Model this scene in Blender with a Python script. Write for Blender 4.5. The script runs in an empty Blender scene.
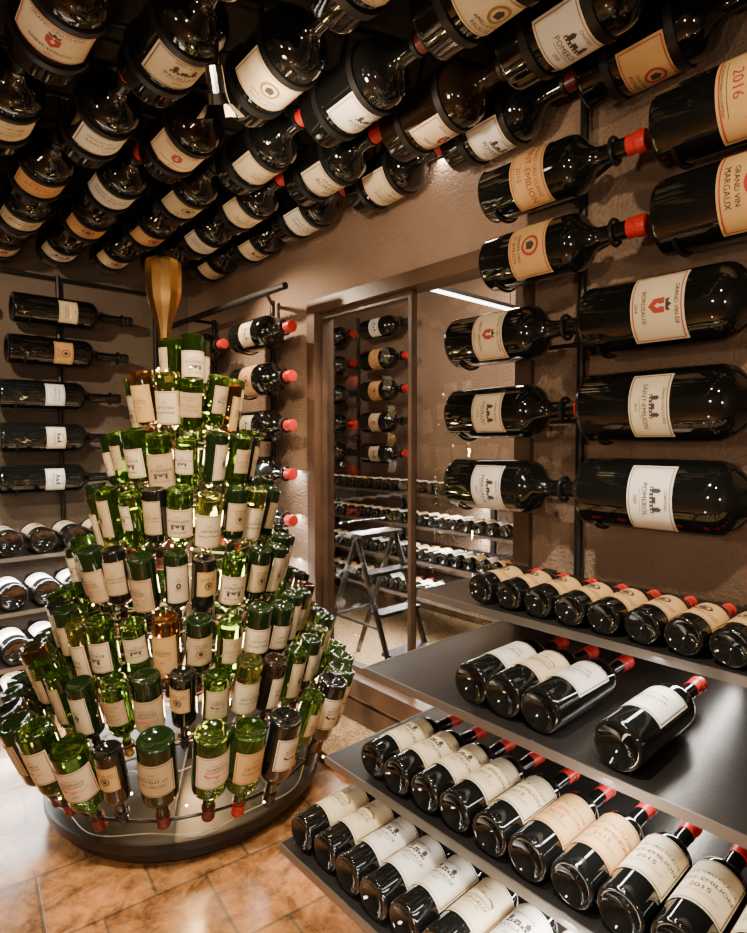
import bpy, math, random
from mathutils import Vector, Matrix
random.seed(7)
C = bpy.context.scene.collection

# ------------------------------------------------------------------ materials
def mat(name, col, rough=0.5, metal=0.0, **kw):
    m = bpy.data.materials.new(name); m.use_nodes = True
    b = m.node_tree.nodes['Principled BSDF']
    b.inputs['Base Color'].default_value = (*col, 1)
    b.inputs['Roughness'].default_value = rough
    b.inputs['Metallic'].default_value = metal
    for k, v in kw.items():
        b.inputs[k.replace('_', ' ')].default_value = v
    return m

def noise_mat(name, c1, c2, scale, rough=0.6, bump=0.3, bscale=60, detail=6, dist=0.01, metal=0):
    m = mat(name, c1, rough, metal)
    nt = m.node_tree; N = nt.nodes; L = nt.links; b = N['Principled BSDF']
    tc = N.new('ShaderNodeTexCoord')
    n = N.new('ShaderNodeTexNoise'); n.inputs['Scale'].default_value = scale; n.inputs['Detail'].default_value = detail
    r = N.new('ShaderNodeValToRGB')
    r.color_ramp.elements[0].color = (*c1, 1); r.color_ramp.elements[1].color = (*c2, 1)
    r.color_ramp.elements[0].position = 0.35; r.color_ramp.elements[1].position = 0.65
    L.new(tc.outputs['Object'], n.inputs['Vector']); L.new(n.outputs['Fac'], r.inputs['Fac'])
    L.new(r.outputs['Color'], b.inputs['Base Color'])
    n2 = N.new('ShaderNodeTexNoise'); n2.inputs['Scale'].default_value = bscale; n2.inputs['Detail'].default_value = 4
    L.new(tc.outputs['Object'], n2.inputs['Vector'])
    bp = N.new('ShaderNodeBump'); bp.inputs['Strength'].default_value = bump; bp.inputs['Distance'].default_value = dist
    L.new(n2.outputs['Fac'], bp.inputs['Height']); L.new(bp.outputs['Normal'], b.inputs['Normal'])
    return m

M = {}
M['glass'] = mat('dark_bottle_glass', (0.005, 0.0055, 0.005), 0.05, 0, Coat_Weight=0.5, Coat_Roughness=0.03)
M['glassb'] = mat('dark_brown_bottle_glass', (0.011, 0.006, 0.003), 0.07, 0)
M['green'] = mat('green_bottle_glass', (0.085, 0.20, 0.025), 0.04, 0, Transmission_Weight=0.95, IOR=1.45)
M['greenl'] = mat('pale_olive_bottle_glass', (0.20, 0.25, 0.05), 0.04, 0, Transmission_Weight=0.95, IOR=1.45)
M['greend'] = mat('deep_green_bottle_glass', (0.006, 0.016, 0.004), 0.05, 0)
M['amber'] = mat('amber_bottle_glass', (0.22, 0.085, 0.016), 0.05, 0, Transmission_Weight=0.93, IOR=1.4)
M['red'] = mat('red_capsule', (0.50, 0.022, 0.018), 0.32)
M['black'] = mat('black_capsule', (0.012, 0.011, 0.011), 0.35)
M['dred'] = mat('dark_red_capsule', (0.13, 0.012, 0.012), 0.35)
M['gold'] = mat('gold_foil', (0.85, 0.50, 0.17), 0.24, 1.0)
M['goldcap'] = mat('gold_capsule', (0.45, 0.30, 0.10), 0.35, 0.8)
M['ink'] = mat('label_ink', (0.05, 0.04, 0.035), 0.7)
M['inkred'] = mat('label_ink_red', (0.42, 0.04, 0.03), 0.6)
M['inkgold'] = mat('label_ink_gold', (0.42, 0.24, 0.07), 0.45, 0.4)
M['steel'] = mat('black_steel', (0.012, 0.011, 0.011), 0.42, 0.3)
M['shelf'] = noise_mat('brushed_shelf_metal', (0.065, 0.059, 0.053), (0.11, 0.10, 0.09), 3, 0.28, 0.05, 120, metal=0.85)
M['chrome'] = mat('chrome', (0.32, 0.32, 0.32), 0.2, 1.0)
def paper(name, a, b_):
    return noise_mat(name, a, b_, 9, 0.62, 0.05, 200, dist=0.001)
M['cream'] = paper('cream_label', (0.72, 0.58, 0.36), (0.80, 0.68, 0.46))
M['white'] = paper('white_label', (0.80, 0.75, 0.65), (0.86, 0.81, 0.71))
M['tan'] = paper('tan_label', (0.62, 0.38, 0.14), (0.70, 0.45, 0.18))
M['old'] = paper('aged_label', (0.50, 0.36, 0.19), (0.66, 0.51, 0.30))

# ------------------------------------------------------------------ mesh builder
class MB:
    def __init__(s): s.v = []; s.f = []; s.m = []; s.uv = None
    def add(s, vs, fs, m=0):
        o = len(s.v); s.v += [tuple(x) for x in vs]
        s.f += [tuple(i + o for i in f) for f in fs]; s.m += [m] * len(fs)
    def box(s, a, b, m=0):
        x0, y0, z0 = a; x1, y1, z1 = b
        vs = [(x0,y0,z0),(x1,y0,z0),(x1,y1,z0),(x0,y1,z0),(x0,y0,z1),(x1,y0,z1),(x1,y1,z1),(x0,y1,z1)]
        s.add(vs, [(3,2,1,0),(4,5,6,7),(0,1,5,4),(1,2,6,5),(2,3,7,6),(3,0,4,7)], m)
    def tube(s, pts, r, m=0, n=10, closed=False):
        pts = [Vector(p) for p in pts]; k = len(pts); vs = []; up = Vector((0.13, 0.29, 0.95)).normalized()
        for i, p in enumerate(pts):
            if closed: d = pts[(i+1) % k] - pts[i-1]
            else: d = pts[min(i+1, k-1)] - pts[max(i-1, 0)]
            d.normalize(); x = d.cross(up)
            if x.length < 0.2: x = d.cross(Vector((1, 0, 0)))
            x.normalize(); y = d.cross(x)
            rr = r[i] if isinstance(r, (list, tuple)) else r
            vs += [p + (x*math.cos(2*math.pi*j/n) + y*math.sin(2*math.pi*j/n))*rr for j in range(n)]
        fs = []
        for i in range(k if closed else k-1):
            i2 = (i+1) % k
            for j in range(n):
                fs.append((i*n+j, i*n+(j+1) % n, i2*n+(j+1) % n, i2*n+j))
        if not closed:
            fs.append(tuple(range(n-1, -1, -1))); fs.append(tuple((k-1)*n+j for j in range(n)))
        s.add(vs, fs, m)
    def ring(s, c, axis, R, r, m=0, n=28, k=6):
        c = Vector(c); ax = Vector(axis).normalized(); x = ax.orthogonal().normalized(); y = ax.cross(x)
        s.tube([c + (x*math.cos(2*math.pi*i/n)+y*math.sin(2*math.pi*i/n))*R for i in range(n)], r, m, k, True)
    def band(s, c, axis, R, w, t, m=0, n=32):
        c = Vector(c); ax = Vector(axis).normalized(); x = ax.orthogonal().normalized(); y = ax.cross(x)
        vs = []; fs = []
        for i in range(n):
            d = x*math.cos(2*math.pi*i/n)+y*math.sin(2*math.pi*i/n)
            vs += [c+d*R-ax*w/2, c+d*R+ax*w/2, c+d*(R+t)+ax*w/2, c+d*(R+t)-ax*w/2]
        for i in range(n):
            a = i*4; b = ((i+1) % n)*4
            for q in range(4):
                fs.append((a+q, a+(q+1) % 4, b+(q+1) % 4, b+q))
        s.add(vs, fs, m)
    def lathe(s, prof, mats, n=32, c=(0, 0, 0)):
        vs = []; cx, cy, cz = c
        for z, r in prof:
            r = max(r, 1e-5)
            vs += [(cx+r*math.cos(2*math.pi*j/n), cy+r*math.sin(2*math.pi*j/n), cz+z) for j in range(n)]
        o = len(s.v); s.v += vs
        for i in range(len(prof)-1):
            for j in range(n):
                s.f.append((o+i*n+j, o+i*n+(j+1) % n, o+(i+1)*n+(j+1) % n, o+(i+1)*n+j)); s.m.append(mats[i] if isinstance(mats, list) else mats)
    def mesh(s, name, mats, smooth=True, angle=35):
        me = bpy.data.meshes.new(name); me.from_pydata(s.v, [], s.f); me.update()
        for m in mats: me.materials.append(m)
        me.polygons.foreach_set('material_index', s.m)
        if smooth:
            me.polygons.foreach_set('use_smooth', [True]*len(s.f))
            try: me.set_sharp_from_angle(angle=math.radians(angle))
            except Exception as e: print(e)
        return me
    def obj(s, name, mats, parent=None, smooth=True, angle=35):
        o = bpy.data.objects.new(name, s.mesh(name, mats, smooth, angle)); C.objects.link(o)
        if parent: o.parent = parent
        return o

def empty(name):
    e = bpy.data.objects.new(name, None); e.empty_display_size = 0.1; C.objects.link(e); return e

# ------------------------------------------------------------------ lettering
_tc = {}
def text_geo(word):
    if word in _tc: return _tc[word]
    cu = bpy.data.curves.new('t', 'FONT'); cu.body = word; cu.size = 1.0; cu.align_x = 'CENTER'; cu.resolution_u = 2
    o = bpy.data.objects.new('t', cu); C.objects.link(o)
    dg = bpy.context.evaluated_depsgraph_get(); me = bpy.data.meshes.new_from_object(o.evaluated_get(dg))
    vs = [(v.co.x, v.co.y) for v in me.vertices]; fs = [tuple(p.vertices) for p in me.polygons]
    w = max(v[0] for v in vs) - min(v[0] for v in vs)
    bpy.data.objects.remove(o); bpy.data.meshes.remove(me); bpy.data.curves.remove(cu)
    _tc[word] = (vs, fs, w); return _tc[word]

# bottle: local +Z from base to neck, label faces -Y.  mats: glass,capsule,label,ink,accent
def bottle_mesh(name, L, R, rn, glass, cap, label, ink, accent, style=0, capf=0.84, l0=0.16, lh=0.24, law=1.15,
                words=('GRAND VIN', 'SAINT-EMILION', '2015'), body=0.57, seg=32):
    mb = MB()
    b = body; sp = 0.70 - b
    pr = [(0.05*L, 0), (0.035*L, .45*R), (0.008*L, .74*R), (0, .82*R), (0, .90*R), (.004*L, .95*R), (.014*L, .99*R), (.026*L, R), (b*L, R),
          ((b+sp*.2)*L, .985*R), ((b+sp*.42)*L, .93*R), ((b+sp*.60)*L, .82*R), ((b+sp*.74)*L, .68*R), ((b+sp*.86)*L, .54*R),
          ((b+sp)*L, max(.43*R, rn*1.12)), ((b+sp+.03)*L, rn*1.05), ((b+sp+.07)*L, rn), (capf*L, rn*.97)]
    ng = len(pr)-1
    pr += [(capf*L+.0005, rn*1.06), (.945*L, rn*1.03), (.95*L, rn*1.14), (.985*L, rn*1.14), (.998*L, rn*1.05), (L, rn*.9), (L, 0)]
    mb.lathe(pr, [0]*ng + [1]*(len(pr)-1-ng), seg)
    def P(x, y, r):
        a = x/R; return (r*math.sin(a), -r*math.cos(a), y)
    def quad(x0, y0, x1, y1, r, m, n=1):
        vs = []
        for i in range(n+1):
            x = x0+(x1-x0)*i/n; vs += [P(x, y0, r), P(x, y1, r)]
        mb.add(vs, [(2*i, 2*i+2, 2*i+3, 2*i+1) for i in range(n)], m)
    if label:
        h0 = l0*L; h1 = (l0+lh)*L; W = law*R; rl = R+.0012
        rt = rl+.0010*max(1, R/.045*.7)
        quad(-W, h0, W, h1, rl, 2, 18)
        H = h1-h0; hc = (h0+h1)/2
        s = min(H, W*1.5)
        def txt(w, y, size, m=3):
            vs, fs, ww = text_geo(w)
            sc = min(size, 1.7*W/ww)
            mb.add([P(v[0]*sc, y+v[1]*sc, rt) for v in vs], fs, m)
        def poly(pts, cx, cy, m):
            mb.add([P(cx+x, cy+y, rt) for x, y in pts], [tuple(range(len(pts)))], m)
        t = s*.010
        for y in (h0+s*.05, h1-s*.05): quad(-W*.92, y-t, W*.92, y+t, rt, 4, 14)
        for x in (-W*.92, W*.92): quad(x-t, h0+s*.05, x+t, h1-s*.05, rt, 4)
        if style == 0:
            q = lambda a, b_, c, d: quad(a*s, hc+b_*s, c*s, hc+d*s, rt, 3, 3)
            q(-.3, .02, .3, .10); q(-.26, .10, -.16, .19); q(.16, .10, .26, .19); q(-.07, .10, .07, .16)
            for k in range(7):
                quad((-.27+.085*k)*s, hc+.035*s, (-.24+.085*k)*s, hc+.075*s, rt+.0004, 2)
            poly([(-.28*s, 0), (-.14*s, 0), (-.21*s, .09*s)], 0, hc+.19*s, 3); poly([(.14*s, 0), (.28*s, 0), (.21*s, .09*s)], 0, hc+.19*s, 3)
            txt(words[0], hc+.33*s, .10*s); txt(words[1], hc-.16*s, .17*s, 3); quad(-.3*s, hc-.21*s, .3*s, hc-.2*s, rt, 3, 3)
            txt(words[2], hc-.34*s, .11*s)
        elif style == 1:
            n = 24
            for j in range(n):
                a = 2*math.pi*j/n; a2 = 2*math.pi*(j+1)/n; r1 = .17*s; r2 = .23*s
                poly([(r1*math.cos(a), r1*math.sin(a)), (r2*math.cos(a), r2*math.sin(a)), (r2*math.cos(a2), r2*math.sin(a2)), (r1*math.cos(a2), r1*math.sin(a2))], 0, hc+.10*s, 4)
            poly([(.08*s, -.1*s), (.1*s, .04*s), (0, .12*s), (-.1*s, .04*s), (-.08*s, -.1*s)], 0, hc+.10*s, 3)
            txt(words[0], hc-.25*s, .11*s); txt(words[1], hc-.39*s, .13*s)
        elif style == 2:
            poly([(0, -.17*s), (.13*s, -.06*s), (.14*s, .13*s), (-.14*s, .13*s), (-.13*s, -.06*s)], 0, hc+.02*s, 4)
            poly([(-.1*s, 0), (.1*s, 0), (.12*s, .09*s), (.05*s, .05*s), (0, .12*s), (-.05*s, .05*s), (-.12*s, .09*s)], 0, hc+.17*s, 3)
            poly([(0, -.06*s), (.05*s, 0), (0, .06*s), (-.05*s, 0)], 0, hc+.03*s, 2)
            txt(words[0], hc+.33*s, .11*s, 3); txt(words[1], hc-.28*s, .12*s); txt(words[2], hc-.41*s, .09*s)
        elif style == 3:
            txt(words[0], hc+.22*s, .15*s, 4); txt(words[1], hc-.03*s, .24*s, 4); txt(words[2], hc-.28*s, .20*s, 4)
            quad(-.4*s, hc-.36*s, .4*s, hc-.35*s, rt, 3, 4); txt('MIS EN BOUTEILLE AU CHATEAU', hc-.43*s, .05*s)
        elif style == 4:
            txt(words[0], hc+.15*s, .13*s); txt(words[1], hc-.06*s, .17*s)
            quad(-.25*s, hc-.13*s, .25*s, hc-.12*s, rt, 4, 3); txt(words[2], hc-.28*s, .10*s)
        elif style == 5:
            pts = [(-.38, -.06), (.38, -.06), (.38, .02), (.26, .08), (.12, .04), (.02, .13), (-.1, .05), (-.24, .10), (-.38, .03)]
            poly([(a*s, b_*s) for a, b_ in pts], 0, hc+.1*s, 4)
            for k in range(5): quad(-.36*s, hc+(.0-.012*k)*s, .36*s, hc+(.004-.012*k)*s, rt, 3, 5)
            txt(words[1], hc-.2*s, .15*s, 3); txt(words[0], hc-.31*s, .08*s, 4); txt(words[2], hc+.33*s, .1*s, 3)
    return mb.mesh(name, [glass, cap, label or glass, ink, accent], angle=40)

W1 = [('GRAND CRU CLASSE', 'SAINT-EMILION', '2015'), ('GRAND VIN', 'MARGAUX', '2010'), ('APPELLATION', 'PAUILLAC', '2012'),
      ('CHATEAU', 'POMEROL', '2009'), ('PREMIER CRU', 'ST EMILION', '2016'), ('GRAND VIN DE', 'BORDEAUX', '2014')]
LB = [('cream', 'ink', 'ink', 0), ('cream', 'ink', 'inkgold', 1), ('cream', 'ink', 'inkred', 2), ('tan', 'ink', 'inkred', 3),
      ('white', 'ink', 'ink', 4), ('cream', 'inkred', 'ink', 3), ('white', 'ink', 'inkgold', 0), ('tan', 'ink', 'inkred', 1), ('cream', 'ink', 'inkgold', 5)]
def variant(prefix, k, L, R, rn, glass='glass', cap='red', w=0, **kw):
    l, i, a, st = LB[k]
    return bottle_mesh(f'{prefix}_{k}_{cap}', L, R, rn, M[glass], M[cap], M[l], M[i], M[a], st, words=W1[w % 6], **kw)

def place(me, base, axis, face, parent=None, name='bottle', roll=0.0):
    a = Vector(axis).normalized(); f = Vector(face); f = (f - a*f.dot(a)).normalized()
    if roll: f = Matrix.Rotation(roll, 3, a) @ f
    y = -f; x = y.cross(a)
    m = Matrix((x, y, a)).transposed().to_4x4(); m.translation = Vector(base)
    o = bpy.data.objects.new(name, me); C.objects.link(o); o.matrix_world = m
    if parent: o.parent = parent
    return o

BIGL = [variant('double_magnum', k, .51, .086, .026, cap=c, w=w, l0=.25, lh=.23, law=lw, capf=.9) for k, c, w, lw in
        [(6, 'black', 1, 1.0), (0, 'red', 2, .8), (2, 'black', 0, 1.05), (1, 'black', 4, 1.2), (3, 'red', 0, 1.35)]]
BIGL[3] = variant('double_magnum', 7, .51, .086, .026, cap='red', w=4, l0=.24, lh=.25, law=1.15, capf=.9)
BIGR = [variant('imperial', k, .60, .098, .028, cap=c, w=w, l0=.26, lh=h, law=lw, capf=.9) for k, c, w, h, lw in
        [(6, 'black', 3, .19, 1.0), (0, 'black', 0, .17, .95), (2, 'black', 5, .22, 1.0), (7, 'black', 1, .26, 1.2), (3, 'red', 4, .28, 1.4)]]
BKW = [variant('back_wall_bottle', k, .66, .085, .027, cap='black', w=w, l0=.34, lh=.15, law=.8, capf=.9, body=.6) for k, w in [(4, 1), (6, 2), (7, 3), (0, 4), (8, 5)]]
CEIL = [variant('ceiling_bottle', k, .52, .096, .026, cap=c, w=w, glass=g, l0=.24, lh=.24, law=lw, capf=.88) for k, c, w, g, lw in
        [(4, 'red', 0, 'glass', 1.1), (8, 'red', 1, 'glass', 1.2), (3, 'black', 4, 'glass', 1.2), (0, 'red', 2, 'glass', 1.0), (6, 'dred', 3, 'glass', 1.1), (5, 'red', 5, 'glass', 1.3), (2, 'black', 0, 'glassb', 1.0), (7, 'black', 3, 'glass', 1.1), (1, 'black', 2, 'glass', 1.1)]]
SK = dict(l0=.18, lh=.38, law=1.35, capf=.86)
SH = [variant('shelf_bottle', k, .34, .043, .0155, cap='red', w=w, **SK) for k, w in
      [(4, 0), (0, 0), (1, 4), (7, 0), (5, 0), (6, 1), (3, 0), (8, 1)]]
SHG = [variant('cellar_bottle', k, .30, .0405, .0145, cap=c, w=w, l0=.2, lh=.36, law=1.2, capf=.85) for k, w, c in
      [(4, 3, 'black'), (0, 2, 'dred'), (6, 1, 'black')]]
ORG = [bottle_mesh('shelf_bottle_crest', .30, .0405, .0145, M['glass'], M['red'], M['tan'], M['ink'], M['ink'], 1, words=W1[0], l0=.16, lh=.38, law=1.35)]
MAG = [variant('magnum', k, .43, .050, .017, cap='red', w=1, l0=.2, lh=.32, law=1.25, capf=.87) for k in (4, 8)]
BMG = [variant('back_magnum', k, .46, .068, .02, cap='black', w=w, l0=.16, lh=.34, law=1.2, capf=.87) for k, w in ((4, 2), (0, 3), (6, 5), (1, 1))]

# ------------------------------------------------------------------ room shell
XW, YB, ZC = 1.80, 3.96, 2.80
def tile_mat():
    m = mat('terracotta_marble_tiles', (0.5, 0.25, 0.1), 0.22); nt = m.node_tree; N = nt.nodes; L = nt.links; b = N['Principled BSDF']
    tc = N.new('ShaderNodeTexCoord'); mp = N.new('ShaderNodeMapping'); mp.inputs['Rotation'].default_value = (0, 0, .12)
    L.new(tc.outputs['Object'], mp.inputs['Vector'])
    br = N.new('ShaderNodeTexBrick'); br.inputs['Scale'].default_value = 1.0; br.offset = 0.5
    br.inputs['Brick Width'].default_value = .30; br.inputs['Row Height'].default_value = .30; br.inputs['Mortar Size'].default_value = .005
    br.inputs['Color1'].default_value = (.46, .22, .085, 1); br.inputs['Color2'].default_value = (.27, .125, .05, 1); br.inputs['Mortar'].default_value = (.15, .10, .065, 1)
    L.new(mp.outputs[0], br.inputs['Vector'])
    n = N.new('ShaderNodeTexNoise'); n.inputs['Scale'].default_value = 11; n.inputs['Detail'].default_value = 14; n.inputs['Roughness'].default_value = .75; n.inputs['Distortion'].default_value = .4
    L.new(mp.outputs[0], n.inputs['Vector'])
    r = N.new('ShaderNodeValToRGB'); r.color_ramp.elements[0].position = .38; r.color_ramp.elements[1].position = .62
    r.color_ramp.elements[0].color = (.36, .34, .31, 1); r.color_ramp.elements[1].color = (1.4, 1.36, 1.2, 1)
    L.new(n.outputs['Fac'], r.inputs['Fac'])
    mx = N.new('ShaderNodeMix'); mx.data_type = 'RGBA'; mx.blend_type = 'MULTIPLY'; mx.inputs[0].default_value = 1
    L.new(br.outputs['Color'], mx.inputs[6]); L.new(r.outputs['Color'], mx.inputs[7]); L.new(mx.outputs[2], b.inputs['Base Color'])
    bp = N.new('ShaderNodeBump'); bp.inputs['Strength'].default_value = .4; bp.inputs['Distance'].default_value = .004; bp.invert = True
    L.new(br.outputs['Fac'], bp.inputs['Height']); L.new(bp.outputs['Normal'], b.inputs['Normal'])
    return m
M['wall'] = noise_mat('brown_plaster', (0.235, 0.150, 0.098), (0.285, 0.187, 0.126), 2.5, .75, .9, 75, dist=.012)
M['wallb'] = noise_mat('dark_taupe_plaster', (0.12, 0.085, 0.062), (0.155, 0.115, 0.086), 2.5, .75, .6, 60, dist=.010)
M['ceil'] = noise_mat('dark_ceiling_paint', (0.012, 0.011, 0.010), (0.02, 0.018, 0.016), 2, .8, .1)
M['gravel'] = noise_mat('tan_pebble_dressing', (0.26, 0.15, 0.07), (0.66, 0.47, 0.26), 70, .8, .9, 90, dist=.02)
M['wood'] = noise_mat('dark_wood_trim', (0.05, 0.028, 0.018), (0.08, 0.046, 0.03), 8, .4, .1, 40)
M['woodb'] = noise_mat('brown_wood_frame', (0.070, 0.036, 0.021), (0.10, 0.055, 0.032), 8, .4, .1, 40)

def slab(name, a, b, m):
    mb = MB(); mb.box(a, b); return mb.obj(name, [m], smooth=False)
X2 = 3.45; YN = -1.6; XL = -1.8; Y2 = 4.9
slab('floor', (XL, YN, -.1), (X2+.1, Y2+.1, 0), tile_mat())
slab('ceiling', (XL, YN, ZC), (X2+.1, Y2+.1, ZC+.1), M['ceil'])
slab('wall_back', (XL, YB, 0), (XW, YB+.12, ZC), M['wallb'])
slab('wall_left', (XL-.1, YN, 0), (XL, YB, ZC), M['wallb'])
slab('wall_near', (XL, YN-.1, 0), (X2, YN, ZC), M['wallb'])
wy0, wy1, wz0, wz1 = 1.17, 2.47, .22, 2.10
mb = MB()
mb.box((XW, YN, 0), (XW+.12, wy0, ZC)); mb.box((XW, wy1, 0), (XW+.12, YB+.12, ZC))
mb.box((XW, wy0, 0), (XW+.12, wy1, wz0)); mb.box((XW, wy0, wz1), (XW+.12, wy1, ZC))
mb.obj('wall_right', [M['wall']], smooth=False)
slab('wall_cellar_back', (X2, YN, 0), (X2+.1, Y2+.1, ZC), M['wall'])
slab('wall_cellar_end', (XW, Y2, 0), (X2, Y2+.1, ZC), M['wall'])
slab('wall_cellar_near', (XW+.12, .2, 0), (X2, .3, ZC), M['wall'])
slab('cellar_pebble_floor', (XW+.12, .3, 0), (X2, Y2, .03), M['gravel'])
slab('pebble_plinth', (1.50, 1.24, 0), (XW, 3.2, .04), M['gravel'])
slab('baseboard_right', (XW-.02, 1.24, .04), (XW, YB, .14), M['wood'])
win = empty('window_1')
mb = MB(); t = .045
x0, x1 = XW-.025, XW+.10
mb.box((x0, wy1-t, wz0), (x1, wy1+.02, wz1+.02)); mb.box((x0, wy0-.02, wz0), (x1, wy0+t, wz1+.02))
mb.box((x0, wy0+t, wz1-t), (x1, wy1-t, wz1+.02)); mb.box((x0-.02, wy0+t, wz0-.04), (x1, wy1-t, wz0+t))
mb.obj('window_frame', [M['woodb']], win, smooth=False)
mb = MB(); ym = 1.78
mb.box((x0+.04, ym-.010, wz0+t), (x1-.05, ym+.010, wz1-t))
mb.box((x0+.04, ym+.010, wz1-t-.03), (x1-.04, wy1-t, wz1-t)); mb.box((x0+.04, ym+.010, wz0+t), (x1-.04, wy1-t, wz0+t+.03))
mb.box((x0+.04, wy1-t-.02, wz0+t+.03), (x1-.04, wy1-t, wz1-t-.03))
mb.obj('window_sash', [M['wood']], win, smooth=False)
g = bpy.data.materials.new('window_glass'); g.use_nodes = True; nt = g.node_tree; nt.nodes.clear()
o_ = nt.nodes.new('ShaderNodeOutputMaterial'); mx = nt.nodes.new('ShaderNodeMixShader'); tr = nt.nodes.new('ShaderNodeBsdfTransparent'); gl = nt.nodes.new('ShaderNodeBsdfGlossy')
fr = nt.nodes.new('ShaderNodeFresnel'); fr.inputs[0].default_value = 1.9
gl.inputs['Roughness'].default_value = .01; tr.inputs[0].default_value = (.92, .9, .87, 1)
nt.links.new(fr.outputs[0], mx.inputs[0]); nt.links.new(tr.outputs[0], mx.inputs[1]); nt.links.new(gl.outputs[0], mx.inputs[2]); nt.links.new(mx.outputs[0], o_.inputs[0])
mb = MB(); ax_ = XW+.043
mb.add([(ax_, wy0+t, wz0+t), (ax_, wy0+t, wz1-t), (ax_, wy1-t, wz1-t), (ax_, wy1-t, wz0+t)], [(0, 1, 2, 3)])
mb.obj('window_pane', [g], win, smooth=False)

# ------------------------------------------------------------------ display shelves
M['edge'] = mat('shelf_edge_steel', (.26, .24, .22), .35, .8)
def shelf_unit(name, P, shelves, s0, s1, post_s, dback):
    e = empty(name); mb = MB(); sg = 1 if s1 > s0 else -1
    def bx(a, b, m=0):
        pa, pb = P(*a), P(*b)
        mb.box([min(pa[i], pb[i]) for i in range(3)], [max(pa[i], pb[i]) for i in range(3)], m)
    for df, z in shelves:
        bx((s0+.004*sg, dback, z-.008), (s1, df-.004, z)); bx((s0, df-.004, z-.02), (s1, df, z+.001), 2)
        bx((s0, dback, z-.02), (s0+.004*sg, df-.004, z+.001), 2); bx((s0, dback-.006, z-.01), (s1, dback-.002, z+.02))
        for ps in post_s: bx((ps-.012, dback, z-.045), (ps+.012, df-.1, z-.008), 1)
    for ps in post_s: bx((ps-.02, dback-.035, 0), (ps+.02, dback-.007, max(z for _, z in shelves)+.02), 1)
    mb.obj('shelf_panels', [M['shelf'], M['steel'], M['edge']], e, smooth=False)
    return e
PR = lambda s, d, z: (XW-d, s, z)
RS = [(.53, .945), (.75, .765), (.885, .56), (1.03, .392)]
shelf_unit('display_shelf', PR, RS, 1.21, -.25, [1.05, .45, -.1], .075)
rows = empty('wine_bottles')
def row(P, ss, df, z, meshes, axis, face, parent, inset=.02, R=.0405, roll=.15):
    for s in ss:
        me = random.choice(meshes) if isinstance(meshes, list) else meshes
        b = P(s+random.uniform(-.003, .003), df-inset+random.uniform(-.006, .004), z+R+.0025)
        place(me, b, axis, face, parent, 'wine_bottle_part', random.uniform(-roll, roll))
AX = (1, 0, 0); UP = (-.25, -.0, 1)
row(PR, [.99-.0885*i for i in range(11)], .53, .945, ORG, AX, UP, rows, roll=.08)
row(PR, [.865, .77, .675], .735, .765, MAG, AX, UP, rows, R=.050)
row(PR, [.495, .215], .745, .765, [MAG[0]], AX, UP, rows, R=.050)
Y3 = [1.055-.0905*i for i in range(14)]
row(PR, Y3[:3], .885, .56, [SH[1]], AX, UP, rows, R=.043)
row(PR, Y3[3:5], .885, .56, [SH[4]], AX, UP, rows, R=.043)
row(PR, Y3[5:9], .885, .56, [SH[6], SH[4]], AX, UP, rows, R=.043)
row(PR, Y3[9:], .885, .56, [SH[2], SH[7]], AX, UP, rows, R=.043)
row(PR, [1.15-.0905*i for i in range(7)], 1.03, .392, [SH[5], SH[7]], AX, UP, rows, R=.043)
row(PR, [1.15-.0905*i for i in range(7, 14)], 1.03, .392, [SH[0], SH[5]], AX, UP, rows, R=.043)

PB = lambda s, d, z: (s, YB-d, z)
BS = [(.52, .80), (.58, .53), (.64, .27), (.70, .05)]
shelf_unit('back_display_shelf', PB, BS, -.9, 1.6, [-.5, .35, 1.2], .06)
brow = empty('wine_bottles')
for i, (df, z) in enumerate(BS):
    row(PB, [-.8+.155*k for k in range(16)], df, z, BMG[:3] if i else BMG, (0, 1, 0), (0, -.35, 1), brow, R=.068)

PC = lambda s, d, z: (X2-d, s, z)
CS = [(.40, 1.02), (.50, .80), (.60, .58), (.68, .36)]
shelf_unit('cellar_display_shelf', PC, CS, 4.6, .5, [4.3, 3.4, 2.5, 1.5], .06)
crow = empty('wine_bottles')
for df, z in CS:
    row(PC, [4.5-.1*k for k in range(39)], df, z, SHG+ORG, AX, (-.2, 0, 1), crow)

# ------------------------------------------------------------------ wall racks with large bottles
def arc_post(mb, x, y, z0, ztop, xin, r=.25):
    pts = [(x, y, z0), (x, y, ztop-r)]
    for i in range(1, 8):
        a = math.pi/2*i/8; pts.append((x-r+r*math.cos(a), y, ztop-r+r*math.sin(a)))
    pts += [(x-r, y, ztop), (xin, y, ztop)]
    mb.tube(pts, .014, 0, 10)
zr = [1.254, 1.496, 1.744, 1.988, 2.215]
rack = MB(); PX = 1.765
arc_post(rack, PX, .955, .955, 2.755, 1.2); arc_post(rack, PX, .36, .955, 2.755, 1.2)
for i, z in enumerate(zr):
    sh = [0, 0, 0, -.145, -.14][i]
    bL = 1.345+sh; bR = .845+sh*1.35
    x = 1.62
    place(BIGL[i], (x, bL, z), (0, -1, .0), (-1, -.1, -.05), None, 'large_wine_bottle', random.uniform(-.1, .1))
    place(BIGR[i], (x, bR, z), (0, -1, .0), (-1, -.1, -.05), None, 'large_wine_bottle', random.uniform(-.1, .1))
    for yy, nb, bb, R in ((.955, bL-.45, bL, .086), (.36, bR-.51, bR, .098)):
        rack.ring((x, nb+.03, z), (0, 1, 0), .035, .006); rack.tube([(x+.035, nb+.03, z), (PX, yy, z)], .008, 0, 8)
        rack.tube([(PX, yy, z-.03), (PX-.01, bb-.05, z-.03)], .008, 0, 8)
        rack.tube([(x+(R+.006)*math.cos(a), bb-.05, z+(R+.006)*math.sin(a)) for a in [-.3-.1*k for k in range(20)]], .005, 0, 8)
rack.obj('steel_bottle_holder', [M['steel']])
r2 = MB(); far = empty('bottle_rack')
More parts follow.
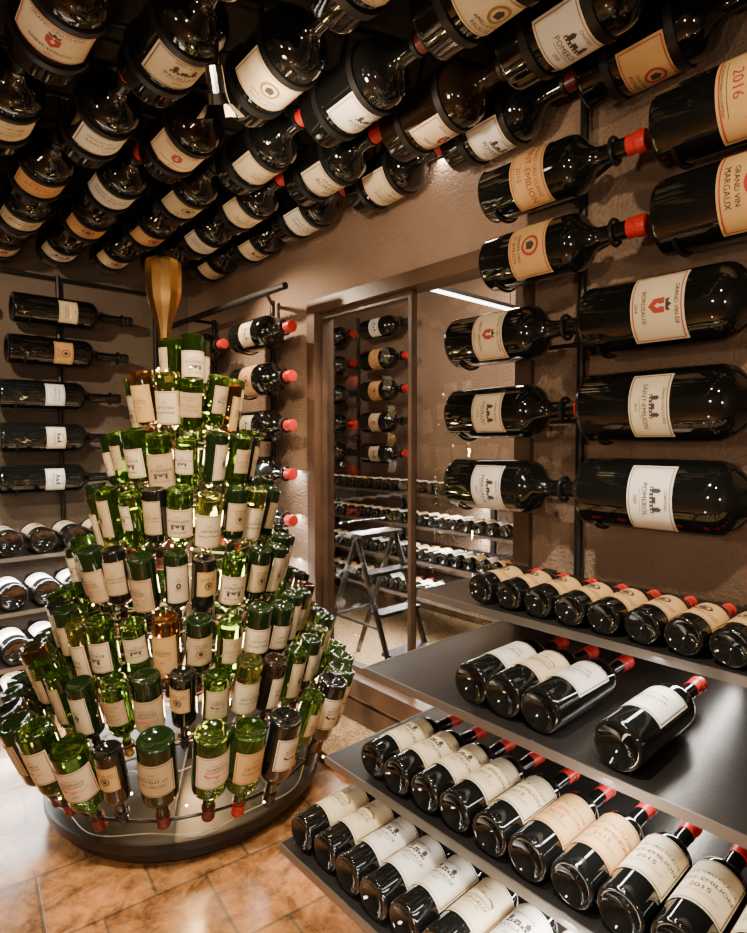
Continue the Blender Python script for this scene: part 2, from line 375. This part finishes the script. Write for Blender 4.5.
r2.tube([(1.765, 2.80, .1), (1.765, 2.80, 2.18)], .014); r2.tube([(1.765, 3.5, .1), (1.765, 3.5, 2.18)], .014)
r2.tube([(1.60, 3.80, 2.16), (1.60, 2.42, 2.16)], .018); r2.tube([(1.60, 2.6, 2.16), (1.765, 2.80, 2.16)], .01); r2.tube([(1.60, 3.5, 2.16), (1.765, 3.5, 2.16)], .01)
for i, z in enumerate([1.0, 1.235, 1.48, 1.725, 1.97]):
    place([BIGL[1], BIGL[3]][i % 2], (1.64, 2.93, z), (0, -1, 0), (-1, -.3, 0), far, 'bottle', .1)
    place(BIGL[(i+2) % 5], (1.64, 3.63, z), (0, -1, 0), (-1, -.3, 0), far, 'bottle', .1)
    for yy in (2.49, 3.19):
        r2.ring((1.64, yy, z), (0, 1, 0), .034, .006); r2.tube([(1.67, yy, z), (1.765, 2.80 if yy < 3 else 3.5, z)], .008)
        r2.tube([(1.64+.094*math.cos(a), yy+.36, z+.094*math.sin(a)) for a in [-.3-.13*k for k in range(18)]], .005)
        r2.tube([(1.73, yy+.36, z-.03), (1.765, yy+.2, z-.03)], .007)
r2.obj('rack_frame', [M['steel']], far)
r3 = MB(); bk = empty('back_bottle_rack')
for px in (.18, .96, 1.55): r3.tube([(px, YB-.035, .83), (px, YB-.035, 2.40)], .014)
r3.tube([(-.2, YB-.035, 2.38), (1.7, YB-.035, 2.38)], .012)
for i, z in enumerate([1.18, 1.42, 1.665, 1.92, 2.155]):
    for j, bx in enumerate((-.16, .60)):
        bx2 = bx + [0, .01, .01, .06, .09][i]
        place(BKW[(i*2+j) % 5], (bx2, YB-.16, z), (1, 0, 0), (0, -1, -.05), bk, 'bottle', random.uniform(-.1, .1))
        r3.ring((bx2+.60, YB-.16, z), (1, 0, 0), .034, .006); r3.tube([(bx2+.60, YB-.125, z), (bx2+.38, YB-.035, z)], .007)
        r3.tube([(bx2+.08, YB-.16+.091*math.cos(a), z+.091*math.sin(a)) for a in [-.3-.13*k for k in range(18)]], .005)
        r3.tube([(bx2+.08, YB-.075, z-.03), (bx2+.38, YB-.035, z-.03)], .007)
r3.obj('rack_frame', [M['steel']], bk)
r4 = MB(); ck = empty('cellar_bottle_rack')
for py in (4.0, 3.35): r4.tube([(X2-.035, py, .9), (X2-.035, py, 2.5)], .014)
for i, z in enumerate([1.3, 1.56, 1.82, 2.08, 2.34]):
    for j, by in enumerate((4.4, 3.75)):
        place(BIGL[(i+j) % 5], (X2-.16, by, z), (0, -1, 0), (-1, -.2, 0), ck, 'bottle', .1)
        r4.ring((X2-.16, by-.44, z), (0, 1, 0), .032, .006); r4.tube([(X2-.125, by-.44, z), (X2-.035, by-.4, z)], .007)
r4.obj('rack_frame', [M['steel']], ck)

# ------------------------------------------------------------------ ceiling rack
cr = MB(); cb = empty('overhead_bottle_rack'); ZB = 2.50; SL = -.33
for j, Y0 in enumerate([.36, .88, 1.43, 1.97, 2.47, 2.97, 3.47]):
    xo = [0, 0, .06, .03, -.03, 0, 0][j]
    yy = lambda x: Y0+SL*(x-1.15)
    cr.tube([(-1.2, yy(-1.2)+.06, 2.715), (1.70, yy(1.7)+.06, 2.715)], .013)
    cr.tube([(-1.2, yy(-1.2)-.27, 2.66), (1.70, yy(1.7)-.27, 2.66)], .010)
    for i in range(12):
        x = 1.68-.262*i+xo; x = min(x, 1.69); y = yy(x)+random.uniform(-.015, .015)
        if y+.2 > YB-.03: continue
        if j == 0 and x > 1.5: continue
        me = random.choice(CEIL); tilt = .05
        place(me, (x, y+.19, ZB-.012), (0, -1, tilt), (random.uniform(-.2, .05), -.3, -1), cb, 'bottle', random.uniform(-.25, .25))
        for dy, w_ in ((.10, .022), (-.075, .022)):
            cr.band((x, y+dy, ZB-.004-tilt*(dy-.05)), (0, -1, tilt), .0975, w_, .006)
        cr.tube([(x, y+.10, ZB+.095), (x, yy(x)+.06, 2.715)], .007, 0, 6)
        cr.band((x, y-.26, ZB+.012), (0, 1, 0), .030, .012, .003, n=16)
        cr.tube([(x, y-.26, ZB+.04), (x, yy(x)-.27, 2.66)], .006, 0, 6)
cr.obj('rack_frame', [M['steel']], cb)

# ------------------------------------------------------------------ bottle tree
tree = empty('wine_bottle_tree'); TX, TY = 1.0, 2.24
TB = []
def tb(k, L, R, glass, cap, lab, st, w, l0, lh, law, name='tree_bottle'):
    return bottle_mesh(f'{name}_{k}', L, R, .0145*R/.041*.95, M[glass], M[cap], M[lab] if lab else None, M['ink'], M[['ink', 'inkgold', 'inkred'][k % 3]], st, words=W1[w % 6], l0=l0, lh=lh, law=law, seg=24)
for k, (g_, c_, l_, st) in enumerate([('green', 'green', 'cream', 0), ('greend', 'dred', 'old', 1), ('greenl', 'dred', 'cream', 4), ('greend', 'black', 'cream', 2),
                                     ('green', 'goldcap', 'old', 3), ('green', 'green', 'cream', 0), ('glass', 'dred', 'old', 4), ('amber', 'black', 'tan', 5), ('greend', 'red', 'cream', 4),
                                     ('green', 'green', 'old', 5), ('glassb', 'dred', 'cream', 5), ('green', 'black', 'old', 0), ('glass', 'black', 'tan', 1), ('greend', 'dred', 'cream', 4),
                                     ('greend', 'black', 'old', 5), ('green', 'dred', 'old', 2)]):
    TB.append(tb(k, .30, .041+.002*(k % 3), g_, c_, l_, st, k, .12+.05*(k % 3), .30+.05*(k % 4), .95+.16*(k % 3)))
TM = [tb(20+k, .36, .057, g_, c_, l_, st, k, .14, .34, 1.2, 'tree_magnum') for k, (g_, c_, l_, st) in
      enumerate([('greend', 'dred', 'old', 0), ('glass', 'black', 'cream', 5), ('green', 'red', 'tan', 4), ('green', 'dred', 'cream', 5), ('greend', 'dred', 'old', 4)])]
tiers = [(1.80, .07, 4, 3), (1.64, .205, 12, 11), (1.43, .275, 16, 12), (1.22, .34, 20, 13), (1.015, .41, 24, 14), (.82, .485, 28, 15), (.655, .555, 31, 16), (.49, .63, 28, 19)]
st = MB()
st.lathe([(0, 0), (0, .47), (.02, .49), (.06, .49), (.06, .0)], 0, 48, (TX, TY, 0))
st.lathe([(.06, 0), (.06, .515), (.07, .525), (.10, .525), (.105, .515), (.105, 0)], 0, 64, (TX, TY, 0))
st.tube([(TX, TY, .1), (TX, TY, 1.80)], .022)
for ti, (zt, rb, n, tilt) in enumerate(tiers):
    t_ = math.radians(tilt); bot = ti == 7
    for i in range(n):
        a = 2*math.pi*(i+.5*(ti % 2)+random.uniform(-.1, .1))/n; d = Vector((math.cos(a), math.sin(a), 0))
        big = bot and i % 5 != 2
        me = random.choice(TM if big else TB)
        Lb = .36 if big else .30
        b = Vector((TX, TY, zt+random.uniform(-.02, .02)))+d*(rb+(.0 if big else random.uniform(-.025, .005)))
        tt = t_+random.uniform(-.05, .05)
        ax = -d*math.sin(tt)-Vector((0, 0, 1))*math.cos(tt)
        place(me, b, ax, d, tree, 'tree_bottle', random.uniform(-.45, .45))
        st.ring(b+ax*Lb*.86, ax, .021, .003, 0, 12, 5)
    rr = rb-math.sin(t_)*.27; zz = zt-.27*math.cos(t_) if not bot else zt-.31
    if rr > .04:
        st.ring((TX, TY, zz), (0, 0, 1), max(rr-.02, .03), .006, 0, 40, 6)
        for q in range(6):
            a = q*math.pi/3; st.tube([(TX, TY, zz), (TX+(rr-.02)*math.cos(a), TY+(rr-.02)*math.sin(a), zz)], .005, 0, 6)
st.obj('stand', [M['steel']], tree)
gm = MB(); R_ = .068; q = .32/.36
gm.lathe([(z*q, r) for z, r in [(.03, 0), (.01, .6*R_), (0, .85*R_), (.006, .96*R_), (.02, R_), (.13, R_*.98), (.17, R_*.9), (.21, R_*.74), (.25, R_*.55), (.29, R_*.40), (.335, R_*.30), (.338, R_*.36), (.355, R_*.36), (.36, R_*.25), (.36, 0)]], 0, 12)
gme = gm.mesh('gold_bottle', [M['gold']], angle=20)
place(gme, (TX-.08, TY+.0, 2.10), (.0, -.0, -1), (0, -1, 0), tree, 'gold_bottle')
M['fairy'] = mat('fairy_light', (1, .7, .35), .5, 0, Emission_Color=(1, .55, .2, 1), Emission_Strength=45.0)
fl = MB()
for i in range(260):
    zt = random.uniform(.2, 1.7); R_ = .62-(zt-.2)*.34; a = random.uniform(0, 2*math.pi); R_ *= random.uniform(.8, 1)
    c = (TX+R_*math.cos(a), TY+R_*math.sin(a), zt); r = .0038
    fl.lathe([(-r, 0), (-r*.6, r*.8), (0, r), (r*.6, r*.8), (r, 0)], 0, 8, c)
fl.obj('fairy_lights', [M['fairy']], tree)
wr = MB(); wp = []
for i in range(260):
    u = i/260; a = u*2*math.pi*7; R_ = .5-.38*u; wp.append((TX+R_*math.cos(a), TY+R_*math.sin(a), .17+1.5*u+.01*math.sin(i*1.7)))
wr.tube(wp, .0018, 0, 4)
wp = [(TX+.50*math.cos(a)*(1+.03*math.sin(a*9)), TY+.50*math.sin(a)*(1+.03*math.sin(a*9)), .109+.004) for a in [2*math.pi*i/120 for i in range(120)]]
wr.tube(wp, .0018, 0, 4, True)
wr.obj('fairy_light_wire', [mat('wire', (.35, .35, .3), .4)], tree)

# ------------------------------------------------------------------ step ladder beyond the glass
ld = MB(); lx, ly = 2.12, 2.50; lw = .30
for dx in (0, lw):
    ld.tube([(lx+dx, ly+.34, .03), (lx+dx, ly, .86)], .016, 0, 8); ld.tube([(lx+dx, ly-.34, .03), (lx+dx, ly, .86)], .016, 0, 8)
for k in range(1, 4):
    f = k/4; y = ly-.34*(1-f); z = .03+.83*f
    ld.box((lx, y-.045, z-.01), (lx+lw, y+.045, z+.01))
ld.tube([(lx, ly+.2, .37), (lx+lw, ly+.2, .37)], .010); ld.tube([(lx, ly+.2, .37), (lx, ly-.2, .37)], .008)
ld.box((lx-.01, ly-.06, .85), (lx+lw+.01, ly+.06, .875))
ld.obj('step_ladder', [M['steel']])

# ------------------------------------------------------------------ light fixtures
M['led'] = mat('led_tube', (1, 1, 1), .5, 0, Emission_Color=(1, .93, .85, 1), Emission_Strength=12)
lt = MB(); lt.box((2.52, 2.29, 2.27), (3.38, 2.31, 2.285), 0); lt.box((2.50, 2.285, 2.285), (3.40, 2.315, 2.31), 1)
for xx in (2.6, 3.3): lt.tube([(xx, 2.3, 2.31), (xx, 2.3, 2.80)], .004, 1, 6)
lt.obj('hanging_led_tube', [M['led'], M['steel']], smooth=False)
sp = MB()
fc = Vector((.735, 1.43, 2.33)); fd = Vector((.35, .35, -.85)).normalized()
sp.tube([(.735, 1.43, 2.79), (.735, 1.43, 2.38)], .008)
sp.tube([fc-fd*.045, fc-fd*.04, fc+fd*.02, fc+fd*.045], [.012, .022, .024, .03], 0, 20)
for q in range(4):
    s1 = fd.orthogonal().normalized(); s2 = fd.cross(s1); d = [s1, s2, -s1, -s2][q]; e = [s2, s1, s2, s1][q]
    p0 = fc+fd*.045+d*.028; p1 = p0+fd*.03+d*.028
    sp.add([p0-e*.02, p0+e*.02, p1+e*.028, p1-e*.028, p0-e*.02+d*.002, p0+e*.02+d*.002, p1+e*.028+d*.002, p1-e*.028+d*.002], [(0, 1, 2, 3), (7, 6, 5, 4), (0, 4, 5, 1), (2, 6, 7, 3), (1, 5, 6, 2), (3, 7, 4, 0)])
sp.obj('ceiling_spotlight', [M['chrome']], smooth=False)

def area(name, loc, target, sx, sy, e, col=(1, .86, .7)):
    l = bpy.data.lights.new(name, 'AREA'); l.shape = 'RECTANGLE'; l.size = sx; l.size_y = sy; l.energy = e; l.color = col
    o = bpy.data.objects.new(name, l); C.objects.link(o); o.location = loc
    o.rotation_euler = (Vector(target)-Vector(loc)).to_track_quat('-Z', 'Y').to_euler(); return o
def spot(name, loc, target, e, ang=60, r=.03, col=(1, .78, .53), blend=.6):
    l = bpy.data.lights.new(name, 'SPOT'); l.energy = e; l.spot_size = math.radians(ang); l.shadow_soft_size = r; l.color = col; l.spot_blend = blend
    o = bpy.data.objects.new(name, l); C.objects.link(o); o.location = loc
    o.rotation_euler = (Vector(target)-Vector(loc)).to_track_quat('-Z', 'Y').to_euler(); return o
def point(name, loc, e, r=.03, col=(1, .78, .56)):
    l = bpy.data.lights.new(name, 'POINT'); l.energy = e; l.shadow_soft_size = r; l.color = col
    o = bpy.data.objects.new(name, l); C.objects.link(o); o.location = loc; return o
spot('spot_lamp', (.45, .55, 2.36), (1.05, .75, .4), 185, 75, col=(1, .87, .69))
spot('spot_lamp', (.25, -.1, 2.36), (1.6, .5, 1.6), 75, 70)
spot('spot_lamp', (.1, 1.1, 2.36), (1.0, 2.2, 1.0), 190, 70)
spot('spot_lamp', (1.25, 1.55, 2.36), (1.1, 2.2, .5), 70, 85)
spot('spot_lamp', (-.1, 2.3, 2.36), (.8, 3.9, 1.2), 110, 90)
spot('spot_lamp', (.3, 2.6, 2.36), (.6, 3.7, .4), 200, 75, col=(1, .94, .86))
spot('spot_lamp', (1.2, 2.9, 2.36), (1.78, 2.6, 1.4), 75, 110)
spot('spot_lamp', (1.62, 2.1, 2.3), (1.7, 2.15, 0), 95, 70)
spot('spot_lamp', (.3, 1.0, 2.3), (.2, 1.9, 0), 75, 90)
spot('spot_lamp', (.75, 1.35, 2.2), (1.8, 1.75, 2.4), 38, 100, r=.06, col=(1, .76, .53))
spot('spot_lamp', (.5, 1.5, 1.75), (.92, 2.24, 1.95), 12, 35)  # added spot without a fixture, gives the gold bottle its highlights
point('added_fill_light', (-.9, .6, 1.6), 42, .08)  # added out-of-frame fill lights, brighten the overhead bottles and the room
point('added_fill_light', (-.3, -1.0, 1.4), 48, .08)
point('added_fill_light', (.3, .75, .35), 6, .05)
for (df, z), e in zip(RS[:3], (3, 5, 14)):
    area('shelf_led_strip', (XW-df+.12, .5, z-.03), (XW-df+.03, .5, z-.5), .02, 1.3, e, (1, .95, .88))
for (df, z), e in zip(BS[:3], (40, 40, 40)):
    area('shelf_led_strip', (.4, YB-df+.05, z-.03), (.4, YB-df-.06, z-.5), 2.0, .02, e, (1, .95, .88))
for i, zt in enumerate((.35, .6, .85, 1.1, 1.35)):
    point('tree_inner_lamp', (TX, TY-.08, zt), 14, .04, (1, .60, .24))
area('cellar_lamp', (2.5, 1.9, 2.6), (2.7, 2.0, 0), .1, 1.6, 60, (1, .84, .66))
point('cellar_room_lamp', (2.4, 3.2, 2.3), 18, .08, (1, .85, .68))
for df, z in CS[:3]:
    area('shelf_led_strip', (X2-df+.06, 2.6, z-.03), (X2-df-.03, 2.6, z-.5), .02, 3.6, 50, (1, .95, .88))

w = bpy.data.worlds.new('World'); bpy.context.scene.world = w; w.use_nodes = True
w.node_tree.nodes['Background'].inputs[0].default_value = (.9, .75, .6, 1); w.node_tree.nodes['Background'].inputs[1].default_value = .04

# ------------------------------------------------------------------ camera
cam = bpy.data.cameras.new('camera'); co = bpy.data.objects.new('camera', cam); C.objects.link(co)
cam.sensor_width = 36; cam.lens = 580/933*36; cam.clip_start = .02
yaw = math.radians(42); p = math.radians(2.5)
fwd = Vector((math.sin(yaw)*math.cos(p), math.cos(yaw)*math.cos(p), -math.sin(p)))
co.location = (0, 0, 1.4); co.rotation_euler = fwd.to_track_quat('-Z', 'Y').to_euler()
bpy.context.scene.camera = co
